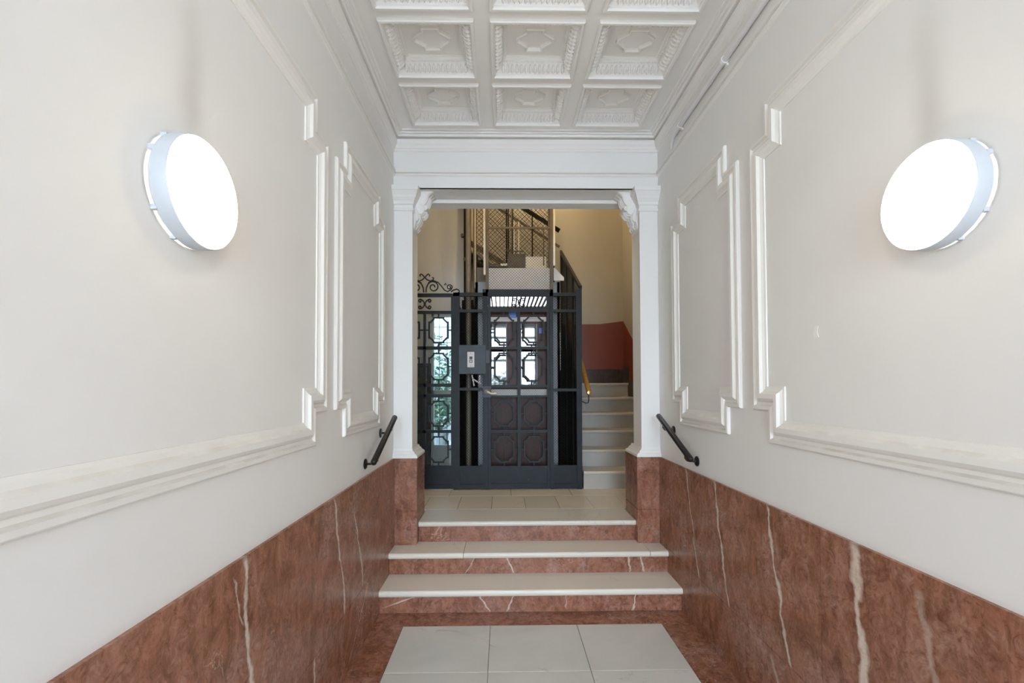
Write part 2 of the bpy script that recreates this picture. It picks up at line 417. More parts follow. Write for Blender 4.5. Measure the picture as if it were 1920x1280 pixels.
for y0, y1 in ((1.55, 3.104), (-0.2, 1.55), (-2.0, -0.2), (YB, -2.0)):
    tile(XL, tx[0], y0, y1, 0.0, 'marb_f', 'border_slab'); tile(tx[-1], XR, y0, y1, 0.0, 'marb_f', 'border_slab')
tile(XL, XR, 3.104, yb, 0.0, 'marb_f', 'border_slab')
lx = [SXL] + [-1.04, -0.73, -0.416, -0.106, 0.21, 0.523, 0.834, 1.147, 1.46, SXR]
for a, b in zip(lx[:-1], lx[1:]): tile(a, b, 4.17, 4.67, ZL, 'ltile', 'landing_tile')
lx2 = [SXL, -1.18, -0.55, 0.085, 0.71, 1.34, SXR]
for y0, y1 in ((4.67, 5.0), (5.0, 5.5), (5.5, 6.0), (6.0, 6.5)):
    for a, b in zip(lx2[:-1], lx2[1:]): tile(a, b, y0, y1, ZL, 'ltile', 'landing_tile')

# ---- side walls with plaster above and marble slabs below
def side_wall(name, X, s, mat, mm):
    a, b = (X-0.22, X) if s < 0 else (X, X+0.22)
    w = struct(MB().box(a, b, YB-0.3, 3.724, -0.05, 3.95).build(name, mat))
    t = 0.014
    xa, xb = (X-0.01, X+t) if s < 0 else (X-t, X+0.01)
    g = 0.0012
    for y0, y1 in ((-0.15, 1.80 if s < 0 else 1.832), (1.80 if s < 0 else 1.832, 3.724), (-2.1, -0.15), (YB, -2.1)):
        q = MB(); q.prism([(y0+g, ZB+g), (y1-g, ZB+g), (y1-g, ZD-0.006), (y1-g, ZD), (y0+g, ZD), (y0+g, ZD-0.006)], 'yz', xa, xb)
        q.build('marble_slab', mm, w)
    for y0, y1 in ((0.9, 3.724), (-0.9, 0.9), (-2.6, -0.9), (YB, -2.6)):
        MB().box(xa, xb, y0+g, y1-g, 0.0, ZB-g).build('plinth_slab', mm, w)
    return w
wall_left = side_wall('wall_left', XL, -1, 'wall_l', 'marb_l')
wall_right = side_wall('wall_right', XR, 1, 'wall_r', 'marb_r')

# ---- entrance wall behind the camera, with its open doorway
ex0, ex1, ez = -0.68, 1.08, 3.5
wb = MB().box(XL-.22, ex0, YB-0.3, YB, -0.05, 3.95).box(ex1, XR+.22, YB-0.3, YB, -0.05, 3.95).box(ex0, ex1, YB-0.3, YB, ez, 3.95)
struct(wb.build('wall_entrance', 'wall_l'))
dg = struct(MB().box(ex0, ex1, YB-0.2, YB-0.14, 2.42, 2.49).box(ex0, ex1, YB-0.2, YB-0.14, 3.15, 3.22)
            .box(ex0, ex0+0.05, YB-0.22, YB-0.12, 0, ez).box(ex1-0.05, ex1, YB-0.22, YB-0.12, 0, ez).box(0.18, 0.215, YB-0.19, YB-0.15, 2.49, ez).build('door_1', 'iron'))
for i in range(9):
    x = ex0+0.15+i*0.182
    MB().box(x-0.008, x+0.008, YB-0.178, YB-0.162, 2.49, 3.15).build('transom_bar', 'iron', dg)

# ---- wall between hall and stairwell (over the opening) and the stairwell shell
wf = MB()
wf.box(XL-.01, XR+.01, YP, 3.95, 3.235, 3.95)
struct(MB().box(SXL-.2, SXR+.2, 3.95, 4.06, 3.20, ZT).build('wall_front_upper', 'pil'))            # beam above the opening
struct(MB().box(SXL-.2, XL-0.001, 3.726, 4.06, -0.05, 3.20).build('wall_front_left', 'pil')); struct(MB().box(XR+0.001, SXR+.2, 3.726, 4.06, -0.05, 3.20).build('wall_front_right', 'pil'))
wfo = struct(wf.build('wall_front', 'pil'))
MB().box(-0.60, 1.0, 3.925, 3.952, 3.195, 3.215).build('soffit_bead', 'trim', wfo)
struct(MB().box(SXL-.2, SXL, 4.06, 6.45, 0, ZT).build('wall_stairwell_left', 'greywall'))
# frontal wall on the left with the garden door opening
dx0, dx1, dz1 = -0.985, -0.56, 2.62
wv = MB().box(SXL, dx0, 6.30, 6.45, 0.2, ZT).box(dx0, dx1, 6.30, 6.45, dz1, ZT).box(dx1, -0.535, 6.30, 6.45, 0.2, ZT)
struct(wv.build('wall_stairwell_garden', 'greywall'))
struct(MB().box(-0.535, SXR+.2, SYB, SYB+.15, 0.2, ZT).build('wall_stairwell_back', 'cream'))
struct(MB().box(-0.66, -0.536, 6.45, SYB+.15, 0.2, ZT).build('wall_stairwell_return', 'cream'))
struct(MB().box(SXR, SXR+.2, 4.06, SYB, 0.2, ZT).build('wall_stairwell_right', 'cream'))
struct(MB().box(SXL-.2, SXR+.2, 3.95, SYB+.15, ZT, ZT+.1).build('ceiling_stairwell', 'cream'))

# ---- ceiling with coffers
CX = [-0.432, 0.205, 0.832]; HW = 0.2725; HH = 0.2435
CY = [3.325 - 0.5525*i for i in range(14)]
xs = [XL]; 
for c in CX: xs += [c-HW, c+HW]
xs.append(XR)
ys = [YB-0.0]
for c in reversed(CY): ys += [c-HH, c+HH]
ys.append(YP)
cm = MB()
for i in range(len(xs)-1):
    for j in range(len(ys)-1):
        if i % 2 == 1 and j % 2 == 1: continue
        if ys[j+1] <= ys[j]: continue
        cm.add([(xs[i],ys[j],ZC),(xs[i+1],ys[j],ZC),(xs[i+1],ys[j+1],ZC),(xs[i],ys[j+1],ZC)], [(0,1,2,3)])
cm.box(XL-.2, XR+.2, YB-.3, 3.96, 3.80, 3.96)
ceil = struct(cm.build('ceiling', 'ceil'))
prof = [(0,0.0),(0,-0.014),(0.005,-0.020),(0.018,-0.020),(0.024,-0.010),(0.022,0.002),(0.026,0.003),(0.074,0.046),(0.078,0.044),(0.078,0.054),(0.086,0.058),(0.086,0.070),(0.100,0.074),(0.100,0.078)]
c1 = MB(); rect = [(-HW,-HH),(HW,-HH),(HW,HH),(-HW,HH)]
c1.sweep(rect, prof, True, lambda x, y, h: (x, y, h))
i0 = 0.100
c1.add([(-HW+i0,-HH+i0,0.078),(HW-i0,-HH+i0,0.078),(HW-i0,HH-i0,0.078),(-HW+i0,HH-i0,0.078)], [(0,1,2,3)])
me_cof = c1.mesh('coffer'); me_cof.materials.append(M['ceil'])
# leaf tongues and beads on the sloping sides
lf = MB()
def dome(m, c, ax, ay, az, la, wa, ha):
    """half ellipsoid: long axis ax, wide ay, high az"""
    vs = []; fs = []; n = 6
    for k, (rr, hh) in enumerate(((1.0, 0.0), (0.72, 0.7))):
        for j in range(n):
            an = 2*PI*j/n
            vs.append(c + ax*(la*rr*math.cos(an)) + ay*(wa*rr*math.sin(an)) + az*(ha*hh))
    vs.append(c + az*ha)
    for j in range(n):
        fs.append((j, (j+1) % n, n+(j+1) % n, n+j)); fs.append((n+j, n+(j+1) % n, 2*n))
    m.add(vs, fs)
for sx, sy in ((0,1),(0,-1),(1,0),(-1,0)):
    half = (HW if sx == 0 else HH); far = (HH if sx == 0 else HW)
    out = Vector((sx, sy, 0)); along = Vector((sy, -sx, 0)) if sx == 0 else Vector((0, 1, 0))
    sl = (out*-0.040 + Vector((0,0,0.040))).normalized()      # up the slope
    nn = (out*-0.707 + Vector((0,0,-0.707))).normalized()
    L = half-0.062; k = int(2*L/0.0285); 
    for i in range(k):
        t = -L + (i+0.5)*2*L/k
        c = out*(far-0.049) + along*t + Vector((0,0,0.0245))
        dome(lf, c, sl, along, nn, 0.031, 0.0112, 0.021)
        dome(lf, c + along*(L/k) + sl*-0.012, sl, along, nn, 0.012, 0.004, 0.006)
    L2 = half-0.088; k2 = int(2*L2/0.019)
    for i in range(k2):
        t = -L2 + (i+0.5)*2*L2/k2
        dome(lf, out*(far-0.077) + along*t + Vector((0,0,0.049)), along, Vector((0,0,1)), out*-1, 0.0075, 0.0065, 0.007)
me_leaf = lf.mesh('leaf_ornament'); me_leaf.materials.append(M['ceil'])
og = MB(); a, b, c, e = 0.118, 0.092, 0.056, 0.030
octp = [(-c,-b),(c,-b),(c,-b+e),(a,-b+e+0.045),(a,b-e-0.045),(c,b-e),(c,b),(-c,b),(-c,b-e),(-a,b-e-0.045),(-a,-b+e+0.045),(-c,-b+e)]
og.sweep(octp, [(0,0.078),(0,0.062),(0.005,0.056),(0.012,0.058),(0.016,0.066),(0.016,0.078)], True, lambda x, y, h: (x, y, h))
me_oct = og.mesh('octagon_moulding'); me_oct.materials.append(M['ceil'])
for cy in CY:
    for cx in CX:
        o = share('coffer', me_cof, (cx, cy, ZC), ceil)
        share('leaf_ornament', me_leaf, (0,0,0), o, kind='stuff')
        share('octagon_moulding', me_oct, (0,0,0), o)

# ---- cornice running round three sides
cp = [(0,3.325),(0.004,3.332),(0.014,3.337),(0.014,3.346),(0.003,3.348),(0.003,3.354),(0.022,3.358),(0.022,3.374),(0,3.382)]
cp2 = [(0,3.535),(0.009,3.541),(0.009,3.556),(0.016,3.561),(0.022,3.575),(0.034,3.590),(0.036,3.606),(0.036,3.625),(0.006,3.627),(0.006,3.640),
       (0.046,3.640),(0.052,3.648),(0.054,3.656),(0.046,3.658),(0.066,3.660),(0.070,3.668),(0.062,3.670),(0.086,3.672),(0.092,3.684)]
pathU = [(XR, YB), (XR, YP), (XL, YP), (XL, YB)]
struct(MB().sweep(pathU, cp, False, lambda x, y, h: (x, y, h)).build('trim_1', 'ceil'), 'thin double moulding under the frieze')
struct(MB().sweep(pathU, cp2, False, lambda x, y, h: (x, y, h)).build('trim_2', 'ceil'), 'stepped white cornice round the ceiling')
# architrave edge over the opening
struct(MB().box(-0.70, 1.10, YP-0.010, YP+0.02, 3.235, 3.250).build('trim_3', 'pil'), 'white bead along the lintel edge')

# ---- notched panel mouldings on the walls
pm = [(0,0),(0,.012),(.005,.017),(.020,.019),(.028,.009),(.040,.008),(.047,.018),(.058,.025),(.080,.025),(.091,.014),(.104,.008),(.115,.006),(.115,0)]
def panel(name, X, s, ya, yb, label):
    z0, z1, ny, nz = 1.328, 2.985, 0.135, 0.155
    p = [(ya+ny,z0),(yb-ny,z0),(yb-ny,z0+nz),(yb,z0+nz),(yb,z1-nz),(yb-ny,z1-nz),(yb-ny,z1),(ya+ny,z1),(ya+ny,z1-nz),(ya,z1-nz),(ya,z0+nz),(ya+ny,z0+nz)]
    struct(MB().sweep(p, pm, True, lambda u, v, h: (X - s*h, u, v)).build(name, 'trim'), label)
panel('trim_4', XL, -1, 0.28, 2.295, 'large notched panel moulding on the left wall')
panel('trim_5', XL, -1, 2.415, 3.40, 'small notched panel moulding on the left wall')
panel('trim_6', XR, 1, 0.28, 2.31, 'large notched panel moulding on the right wall')
panel('trim_7', XR, 1, 2.435, 3.41, 'small notched panel moulding on the right wall')

# ================================================================== STEPS
st = thing('entry_steps', (0.2, 3.28, 0), 'three low marble steps with white treads and red risers between the pilasters', 'steps')
def tread(x0, x1, yn, yb_, zt, th, mat='tread', name='tread', par=None):
    r = th*0.32
    poly = [(yb_, zt-th)]
    for k in range(9):
        an = -PI/2 + k*PI/8
        poly.append((yn + r*(1-math.cos(an)), zt - th/2 + th/2*math.sin(an)))
    poly.append((yb_, zt))
    return MB().prism(poly, 'yz', x0, x1).build(name, mat, par or st)
g = 0.002
tread(XL+.014, XR-.014, 3.256, 3.56, 0.163, 0.044)
MB().box(XL+.014, XR-.014, 3.283, 3.31, 0.0, 0.119).build('riser', 'marb_r1', st)
x1_, x2_ = -0.305, 1.135
tread(XL+.014, x1_-g, 3.528, 3.84, 0.328, 0.042); tread(x1_+g, x2_-g, 3.528, 3.84, 0.328, 0.042); tread(x2_+g, XR-.014, 3.528, 3.84, 0.328, 0.042)
MB().box(XL+.014, XR-.014, 3.555, 3.58, 0.163, 0.286).build('riser', 'marb_r2', st)
tread(-0.694, 1.10, 3.778, 4.168, ZL, 0.040)
MB().box(-0.694, 1.10, 3.803, 3.83, 0.328, 0.455).build('riser', 'marb_s', st)
MB().box(XL, XR, 3.31, 3.555, -0.05, 0.119).box(XL, XR, 3.58, 3.803, -0.05, 0.286).box(-0.694, 1.10, 3.83, 4.17, -0.05, 0.455).build('step_core', 'concrete', st)

# ================================================================== PILASTERS
def pilaster(s, label):
    X = XL if s < 0 else XR
    def xr(a, b):                       # a, b: distances from the wall towards the opening
        return (X+a, X+b) if s < 0 else (X-b, X-a)
    def xx(d): return X+d if s < 0 else X-d
    t = thing('pilaster', (xx(0.1), 3.83, 0.328), label, 'pilaster', 'pilasters framing the opening')
    # red marble pedestal: front block and the reveal behind it
    for z0, z1 in ((0.328, 0.60), (0.602, ZD)):
        a, b = xr(0.0, 0.193); MB().box(a, b, YP+0.005, 4.085, z0, z1, 0.004).build('pedestal', 'marb_p', t)
    # foot moulding of the white shaft
    pf = [(0.193+0.006, ZD),(0.193+0.006, ZD+0.018),(0.186, ZD+0.030),(0.180,ZD+0.032),(0.168, ZD+0.052),(0.160, ZD+0.056),(0.153, ZD+0.075)]
    def stack(m, pf, yf0, yb0, fy=1.0):
        for (d0, z0), (d1, z1) in zip(pf[:-1], pf[1:]):
            a0, b0 = xr(0, d0); a1, b1 = xr(0, d1)
            e0 = (d0-0.153)*fy; e1 = (d1-0.153)*fy
            m.add([(a0,yf0-e0,z0),(b0,yf0-e0,z0),(b0,yb0+e0,z0),(a0,yb0+e0,z0),(a1,yf0-e1,z1),(b1,yf0-e1,z1),(b1,yb0+e1,z1),(a1,yb0+e1,z1)],
                  [(0,3,2,1),(4,5,6,7),(0,1,5,4),(1,2,6,5),(2,3,7,6),(3,0,4,7)])
        return m
    stack(MB(), pf, YP+0.012, 4.03, 0.6).build('foot_moulding', 'pil', t)
    a, b = xr(0.0, 0.153); MB().box(a, b, YP+0.012, 3.955, ZD, 3.10, 0.003).build('shaft', 'pil', t)
    pc = [(0.153,3.050),(0.163,3.052),(0.163,3.068),(0.156,3.074),(0.156,3.100),(0.165,3.104),(0.170,3.125),(0.186,3.150),(0.192,3.165),(0.207,3.195),(0.212,3.200),(0.212,3.2349)]
    stack(MB(), pc, YP+0.012, 3.95, 1.35).build('capital', 'pil', t)
    # leafy console in the corner of the opening
    base = [(0.150,2.90),(0.160,2.93),(0.172,2.955),(0.166,2.985),(0.185,2.995),(0.200,3.020),(0.196,3.045),(0.222,3.050),(0.242,3.075),(0.246,3.105),(0.240,3.125),(0.262,3.150),(0.276,3.180),(0.282,3.205),(0.300,3.220),(0.318,3.2352)]
    m = MB(); ysl = [3.785+0.0107*k for k in range(16)]; rows = []
    for k, y in enumerate(ysl):
        sc_ = 1.0 + 0.14*math.sin(k*PI/2.5) - {0: 0.60, 1: 0.34, 2: 0.14, 15: 0.30}.get(k, 0.0)
        row = []
        for q, (d, z) in enumerate(base):
            w = math.sin(PI*q/(len(base)-1))
            dd = 0.150 + (d-0.150)*(1+(sc_-1)*w); zz = 3.2352-(3.2352-z)*(1+(sc_-1)*w*0.6)
            row.append((xx(dd), y, zz))
        rows.append(row)
    n_ = len(base); vs = [p for r in rows for p in r]; fs = []
    for k in range(len(rows)-1):
        for q in range(n_-1): fs.append((k*n_+q, k*n_+q+1, (k+1)*n_+q+1, (k+1)*n_+q))
    o0 = len(vs); vs += [(xx(0.150), ysl[0], 3.2352), (xx(0.150), ysl[-1], 3.2352)]
    for q in range(n_-1):
        fs.append((q, q+1, o0)); fs.append(((len(rows)-1)*n_+q, (len(rows)-1)*n_+q+1, o0+1))
    m.add(vs, fs); co = m.build('console', 'pil', t, smooth=True)
    # rolled scroll and a few leaf ribs on it
    MB().tube([(xx(0.243), 3.80, 3.105), (xx(0.243), 3.94, 3.105)], 0.022, 12).build('scroll', 'pil', co, smooth=True)
    for k in range(3):
        y = 3.82+0.045*k
        MB().tube([(xx(d+0.004), y+0.02*math.sin(q), z-0.004) for q, (d, z) in enumerate(base[1:9])], [0.004,0.008,0.009,0.010,0.010,0.009,0.008,0.004], 6).build('leaf_rib', 'pil', co, smooth=True)
    return t
pilaster(-1, 'white pilaster on a red marble pedestal at the left of the opening')
pilaster(1, 'white pilaster on a red marble pedestal at the right of the opening')

# ================================================================== WALL LAMPS
def wall_lamp(s, label, y, z):
    X = XL if s < 0 else XR; ax = 'x' if s < 0 else '-x'; d = 1 if s < 0 else -1
    t = thing('wall_lamp', (X, y, z), label, 'wall lamp', 'round lit wall lamps')
    MB().lathe([(0.153,0.014),(0.153,0.052),(0.150,0.056),(0.146,0.055),(0.147,0.050),(0.147,0.014),(0.153,0.014)], (X,y,z), ax, 56).build('rim', 'lampwhite', t, smooth=True)
    MB().lathe([(0.0005,0.040),(0.10,0.040),(0.143,0.046),(0.1465,0.054),(0.144,0.062),(0.125,0.070),(0.09,0.077),(0.05,0.081),(0.0005,0.082)], (X,y,z), ax, 48).build('diffuser', 'diffuser', t, smooth=True)
    MB().lathe([(0.0005,0.0),(0.07,0.0),(0.07,0.026),(0.0005,0.027)], (X,y,z), ax, 24).build('mount', 'lampwhite', t)
    MB().lathe([(0.0005,0.028),(0.1415,0.028),(0.1415,0.038),(0.0005,0.038)], (X,y,z), ax, 40).build('glow_block_plate', 'lampwhite', t)  # opaque unseen disc, added to cut the diffuser's glow on the wall
    for an in (0.15, 0.15+2*PI/3, 0.15+4*PI/3, 2.7, 3.75):
        cy, cz = y+0.149*math.cos(an), z+0.149*math.sin(an)
        MB().box(min(X, X+d*0.016), max(X, X+d*0.016), cy-0.005, cy+0.005, cz-0.006, cz+0.006).build('clip', 'lampwhite', t)
    return t
wall_lamp(-1, 'round lit disc lamp with white rim on the left wall', 1.285, 2.145)
wall_lamp(1, 'round lit disc lamp with white rim on the right wall', 1.303, 2.152)

# ================================================================== HANDRAILS
def handrail(s, label, y0, z0, y1, z1):
    X = XL if s < 0 else XR; d = 1 if s < 0 else -1; xt = X+d*0.08
    t = thing('handrail', (X, (y0+y1)/2, z0), label, 'handrail', 'short black wall handrails')
    k = (z1-z0)/(y1-y0)
    pts = []
    u = Vector((0, y1-y0, z1-z0)).normalized()
    for a, r in ((-0.012,0.010),(-0.006,0.017),(0,0.020)): pts.append((a, r))
    L = math.hypot(y1-y0, z1-z0)
    pts += [(L,0.020),(L+0.006,0.017),(L+0.012,0.010)]
    MB().tube([Vector((xt,y0,z0))+u*a for a, r in pts], [r for a, r in pts], 14).build('rail', 'blackmetal', t, smooth=True)
    for y in (y0+0.09, y1-0.10):
        z = z0+(y-y0)*k
        b = MB().tube([(xt,y,z-0.018),(xt,y,z-0.040),(xt-d*0.012,y,z-0.056),(xt-d*0.03,y,z-0.062),(X,y,z-0.062)], 0.007, 8).build('bracket', 'blackmetal', t, smooth=True)
        MB().lathe([(0.0005,0.0),(0.034,0.0),(0.034,0.005),(0.028,0.009),(0.0005,0.010)], (X,y,z-0.062), 'x' if s < 0 else '-x', 20).build('flange', 'blackmetal', b)
    return t
handrail(-1, 'short sloping black handrail on the left wall', 2.88, 1.130, 3.44, 1.375)
handrail(1, 'short sloping black handrail on the right wall', 2.93, 1.130, 3.53, 1.372)

# ================================================================== CONDUIT under the right cornice
t = thing('conduit_pipe', (XR-0.02, 3.3, 3.458), 'white conduit pipe clipped along the wall under the right cornice', 'pipe')
MB().tube([(XR-0.021, YB, 3.458), (XR-0.021, 3.27, 3.458)], 0.0165, 12).build('tube', 'conduit', t, smooth=True)
MB().tube([(XR-0.021, 3.27, 3.458), (XR-0.021, 3.33, 3.450), (XR-0.015, 3.37, 3.42), (XR-0.008, 3.385, 3.385)], [0.0165,0.015,0.011,0.007], 12).build('funnel_end', 'conduit', t, smooth=True)
for y in (3.19, 2.54, 1.88, 1.2, 0.5, -0.2, -0.9, -1.6, -2.3, -3.0, -3.7):
    MB().lathe([(0.017,-0.010),(0.022,-0.010),(0.022,0.010),(0.017,0.010)], (XR-0.021, y, 3.458), 'y', 14).box(XR-0.012, XR, y-0.01, y+0.01, 3.425, 3.44).build('clip', 'paper', t)

# sticker on the right wall
o = MB().prism([(1.835,1.800),(1.862,1.797),(1.868,1.822),(1.858,1.848),(1.838,1.845),(1.845,1.825)], 'yz', XR-0.0012, XR).build('paper_scrap', 'paper')
tag(o, 'small torn scrap of white paper stuck on the right wall', 'paper')

# ================================================================== LIFT: iron ornaments
def rows_cells(): return [(2.400, 2.045), (2.010, 1.625), (1.490, 1.138), (1.106, 0.748)]
def octagon(m, cx, cz, hw, hh, y, w=0.017, th=0.016):
    c = 0.050; e = 0.018
    p = [(-hw+c,-hh),(hw-c,-hh),(hw-c,-hh+e),(hw-e,-hh+c),(hw,-hh+c),(hw,hh-c),(hw-e,hh-c),(hw-c,hh-e),(hw-c,hh),(-hw+c,hh),(-hw+c,hh-e),(-hw+e,hh-c),(-hw,hh-c),(-hw,-hh+c),(-hw+e,-hh+c),(-hw+c,-hh+e)]
    m.sweep([(cx+a, cz+b) for a, b in p], [(0,-th/2),(w,-th/2),(w,th/2),(0,th/2)], True, lambda u, v, h: (u, y+h, v), True)
def cell(parent, x0, x1, z0, z1, y, mat='iron'):
    cx, cz = (x0+x1)/2, (z0+z1)/2; hw = min(0.112, (x1-x0)/2-0.025); hh = (z1-z0)/2-0.034
    m = MB(); octagon(m, cx, cz, hw, hh, y)
    m.box(cx-0.007, cx+0.007, y-0.006, y+0.006, cz+hh-0.004, z1).box(cx-0.007, cx+0.007, y-0.006, y+0.006, z0, cz-hh+0.004)
    m.box(x0, cx-hw+0.004, y-0.006, y+0.006, cz-0.007, cz+0.007).box(cx+hw-0.004, x1, y-0.006, y+0.006, cz-0.007, cz+0.007)
    return m.build('octagon_ornament', mat, parent)
def spiral(cx, cz, r0, r1, a0, a1, y, n=22):
    return [(cx+(r0+(r1-r0)*i/n)*math.cos(a0+(a1-a0)*i/n), y, cz+(r0+(r1-r0)*i/n)*math.sin(a0+(a1-a0)*i/n)) for i in range(n+1)]
def c_scroll(m, cx, cz, sgn, h, w, y, r=0.006):
    """a C shaped scroll whose back touches cx and whose curled ends lie at cx + sgn*w"""
    pts = []
    for i in range(25):
        a = -1.15 + 2.3*i/24
        pts.append((cx + sgn*(w*(1-math.cos(a)*1.0)*1.25), y, cz + h*math.sin(a)/math.sin(1.15)*0.92))
    m.tube(pts, r, 6)
    for k in (-1, 1):
        ex, ez_ = pts[-1 if k > 0 else 0][0], pts[-1 if k > 0 else 0][2]
        rr = h*0.34; ccx, ccz = ex, ez_ - k*rr
        sp = [(ccx + sgn*(rr*(1-0.75*i/18))*math.sin(2*PI*0.95*i/18), y, ccz + k*(rr*(1-0.75*i/18))*math.cos(2*PI*0.95*i/18)) for i in range(19)]
        m.tube(sp, [r]*16+[r*1.5]*3, 6)
def wire_mesh(x0, x1, z0, z1, pitch, r, mapper, cut=None):
    """diamond wire mesh clipped to a rectangle (or under the line cut(u))"""
    m = MB(); W, H = x1-x0, z1-z0
    def add(p, q):
        P, Q = Vector(mapper(*p)), Vector(mapper(*q))
        if (Q-P).length < pitch*0.3: return
        m.tube([P, Q], r, 4, cap=False)
    k = int((W+H)/pitch)+1
    for i in range(1, k):
        c = i*pitch
        a = (x0+max(0, c-H), z0+min(H, c)); b = (x0+min(W, c), z0+max(0, c-W))
        for f in (0, 1):
            p = a if not f else (x0+x1-a[0], a[1]); q = b if not f else (x0+x1-b[0], b[1])
            if cut:
                n_ = 24; pts = [(p[0]+(q[0]-p[0])*j/n_, p[1]+(q[1]-p[1])*j/n_) for j in range(n_+1)]
                seg = [w for w in pts if w[1] <= cut(w[0])]
                if len(seg) > 1: add(seg[0], seg[-1])
            else: add(p, q)
    return m

YE = 4.965                                     # front plane of the lift cage
# ---- fixed cage front
cage = thing('lift_cage', (0.2, YE, ZL), 'blue-black iron lift cage with wire mesh panels around the old lift', 'lift cage')
def post(x0, x1, z0, z1, y0=YE-0.02, y1=YE+0.02, mat='iron', name='post', par=None):
    return MB().box(x0, x1, y0, y1, z0, z1, 0.004).build(name, mat, par or cage)
post(-0.535, -0.466, ZL, 2.63); post(-0.216, -0.160, ZL, 2.63); post(0.514, 0.552, ZL, 2.63)
pp = MB().prism([(0.802,ZL),(0.858,ZL),(0.866,2.705),(0.830,2.665),(0.802,2.655)], 'xz', YE-0.025, YE+0.025).build('post', 'iron', cage)
post(-0.535, 0.81, 2.590, 2.628, name='top_rail'); post(-0.216, 0.552, 2.628, 2.665, name='lintel_rail')
post(-0.466, -0.216, 2.415, 2.445, name='rail'); post(0.552, 0.802, 2.415, 2.445, name='rail')
post(-0.466, -0.216, 1.565, 1.595, name='rail'); post(0.552, 0.802, 1.552, 1.582, name='rail')
for a, b in ((-0.466, -0.216), (0.552, 0.802)):
    k = MB().box(a, b, YE-0.008, YE+0.008, ZL+.01, 0.750).build('kick_panel', 'iron', cage)
    MB().box(a, b, YE-0.022, YE-0.006, ZL+.01, 0.555).build('kick_rail', 'iron', k); MB().box(a, b, YE-0.016, YE-0.006, 0.735, 0.752).build('kick_rail', 'iron', k)
    wire_mesh(a, b, 0.75, 2.59, 0.030, 0.0013, lambda u, v: (u, YE+0.004, v)).build('wire_mesh', 'wire', cage, kind='stuff')
# uprights and mesh above the door
post(-0.182, -0.150, 2.63, 5.2, mat='bronze', name='upright'); post(0.522, 0.556, 2.63, 5.2, mat='bronze', name='upright')
post(-0.205, -0.183, 2.83, 5.2, YE-0.005, YE+0.03, 'railwhite', 'upright_cover'); post(0.557, 0.580, 2.93, 5.2, YE-0.005, YE+0.03, 'railwhite', 'upright_cover')
post(0.600, 0.640, 2.63, 5.2, 5.9, 5.95, 'bronze', 'rear_upright'); post(-0.37, -0.335, 2.63, 5.2, 5.9, 5.95, 'bronze', 'rear_upright')
post(-0.150, 0.522, 3.335, 3.357, YE-0.006, YE+0.006, 'bronze', 'cross_bar'); post(0.448, 0.462, 2.93, 3.335, YE, YE+0.01, 'bronze', 'stay')
wire_mesh(-0.150, 0.522, 2.665, 3.75, 0.031, 0.0014, lambda u, v: (u, YE, v)).build('wire_mesh', 'wire', cage, kind='stuff')
# rear mesh of the shaft
wire_mesh(-0.36, 0.66, 2.6, 4.6, 0.062, 0.0028, lambda u, v: (u, 6.16, v)).build('wire_mesh', 'wire', cage, kind='stuff')
MB().box(-0.535, -0.345, 6.0, 6.03, ZL, 2.75).box(0.66, 0.85, 6.05, 6.08, ZL, 2.1).box(-0.535, -0.52, 5.05, 6.0, ZL, 2.59).build('shaft_shade_sheet', 'dark', cage)  # near-black sheets stand in for the shade deep in the shaft
# dark channel and old tension ropes at the left of the shaft
MB().box(-0.515, -0.44, 6.06, 6.14, 2.4, 5.2).box(-0.37, -0.345, 6.08, 6.14, 2.4, 5.2).build('dark_channel', 'dark', cage)
for a in ((-0.53, 6.05, 3.62, 0.022), (-0.50, 6.05, 3.30, 0.020)):
    MB().lathe([(0.0005,-0.03),(a[3],-0.03),(a[3],0.03),(0.0005,0.03)], a[:3], 'y', 12).build('pulley', 'bronze', cage)

# ---- lift door
dr = thing('lift_door', (0.177, YE, ZL), 'blue-black iron lift door with two columns of octagonal ornaments', 'lift door')
y = YE-0.004
def dpart(x0, x1, z0, z1, name, d=0.016): return MB().box(x0, x1, y-d, y+d, z0, z1, 0.003).build(name, 'iron', dr)
dpart(-0.158, -0.128, ZL+.01, 2.588, 'stile'); dpart(0.482, 0.512, ZL+.01, 2.588, 'stile'); dpart(0.160, 0.194, 0.748, 2.42, 'mullion', 0.012)
for z0, z1 in ((2.418, 2.464), (2.010, 2.040), (1.592, 1.625), (1.490, 1.510), (1.106, 1.138), (0.735, 0.750), (ZL+.01, 0.56)):
    dpart(-0.128, 0.482, z0, z1, 'rail', 0.014)
MB().box(-0.128, 0.482, y-0.004, y+0.004, 0.55, 0.74).build('kick_panel', 'iron', dr)
for z1, z0 in rows_cells():
    for a, b in ((-0.128, 0.160), (0.194, 0.482)): cell(dr, a, b, z0 if z0 != 1.625 else 1.625, z1 if z1 != 2.40 else 2.418, y, 'iron')
m = MB(); c_scroll(m, 0.172, 2.525, 1, 0.050, 0.075, y); c_scroll(m, 0.182, 2.525, -1, 0.050, 0.075, y)
m.build('transom_scroll', 'iron', dr, smooth=True)
wire_mesh(-0.128, 0.482, 0.75, 1.60, 0.026, 0.0008, lambda u, v: (u, y+0.014, v)).build('wire_mesh', 'wire', dr, kind='stuff')
lk = MB().box(-0.212, -0.125, y-0.055, y-0.012, 1.490, 1.610, 0.004).build('lock_box', 'irongrey', dr)
MB().tube([(-0.175,y-0.055,1.56),(-0.160,y-0.085,1.55),(-0.120,y-0.085,1.530),(-0.065,y-0.085,1.535)], [0.010,0.010,0.011,0.012], 10).build('handle', 'railwhite', lk, smooth=True)
MB().lathe([(0.0005,-0.07),(0.028,-0.07),(0.030,-0.05),(0.0005,-0.05)], (-0.165, y, 1.555), 'y', 14).build('rosette', 'bronze', lk)
MB().box(-0.182, -0.142, y-0.028, y-0.010, 1.86, 2.00, 0.004).build('hinge_plate', 'irongrey', dr)

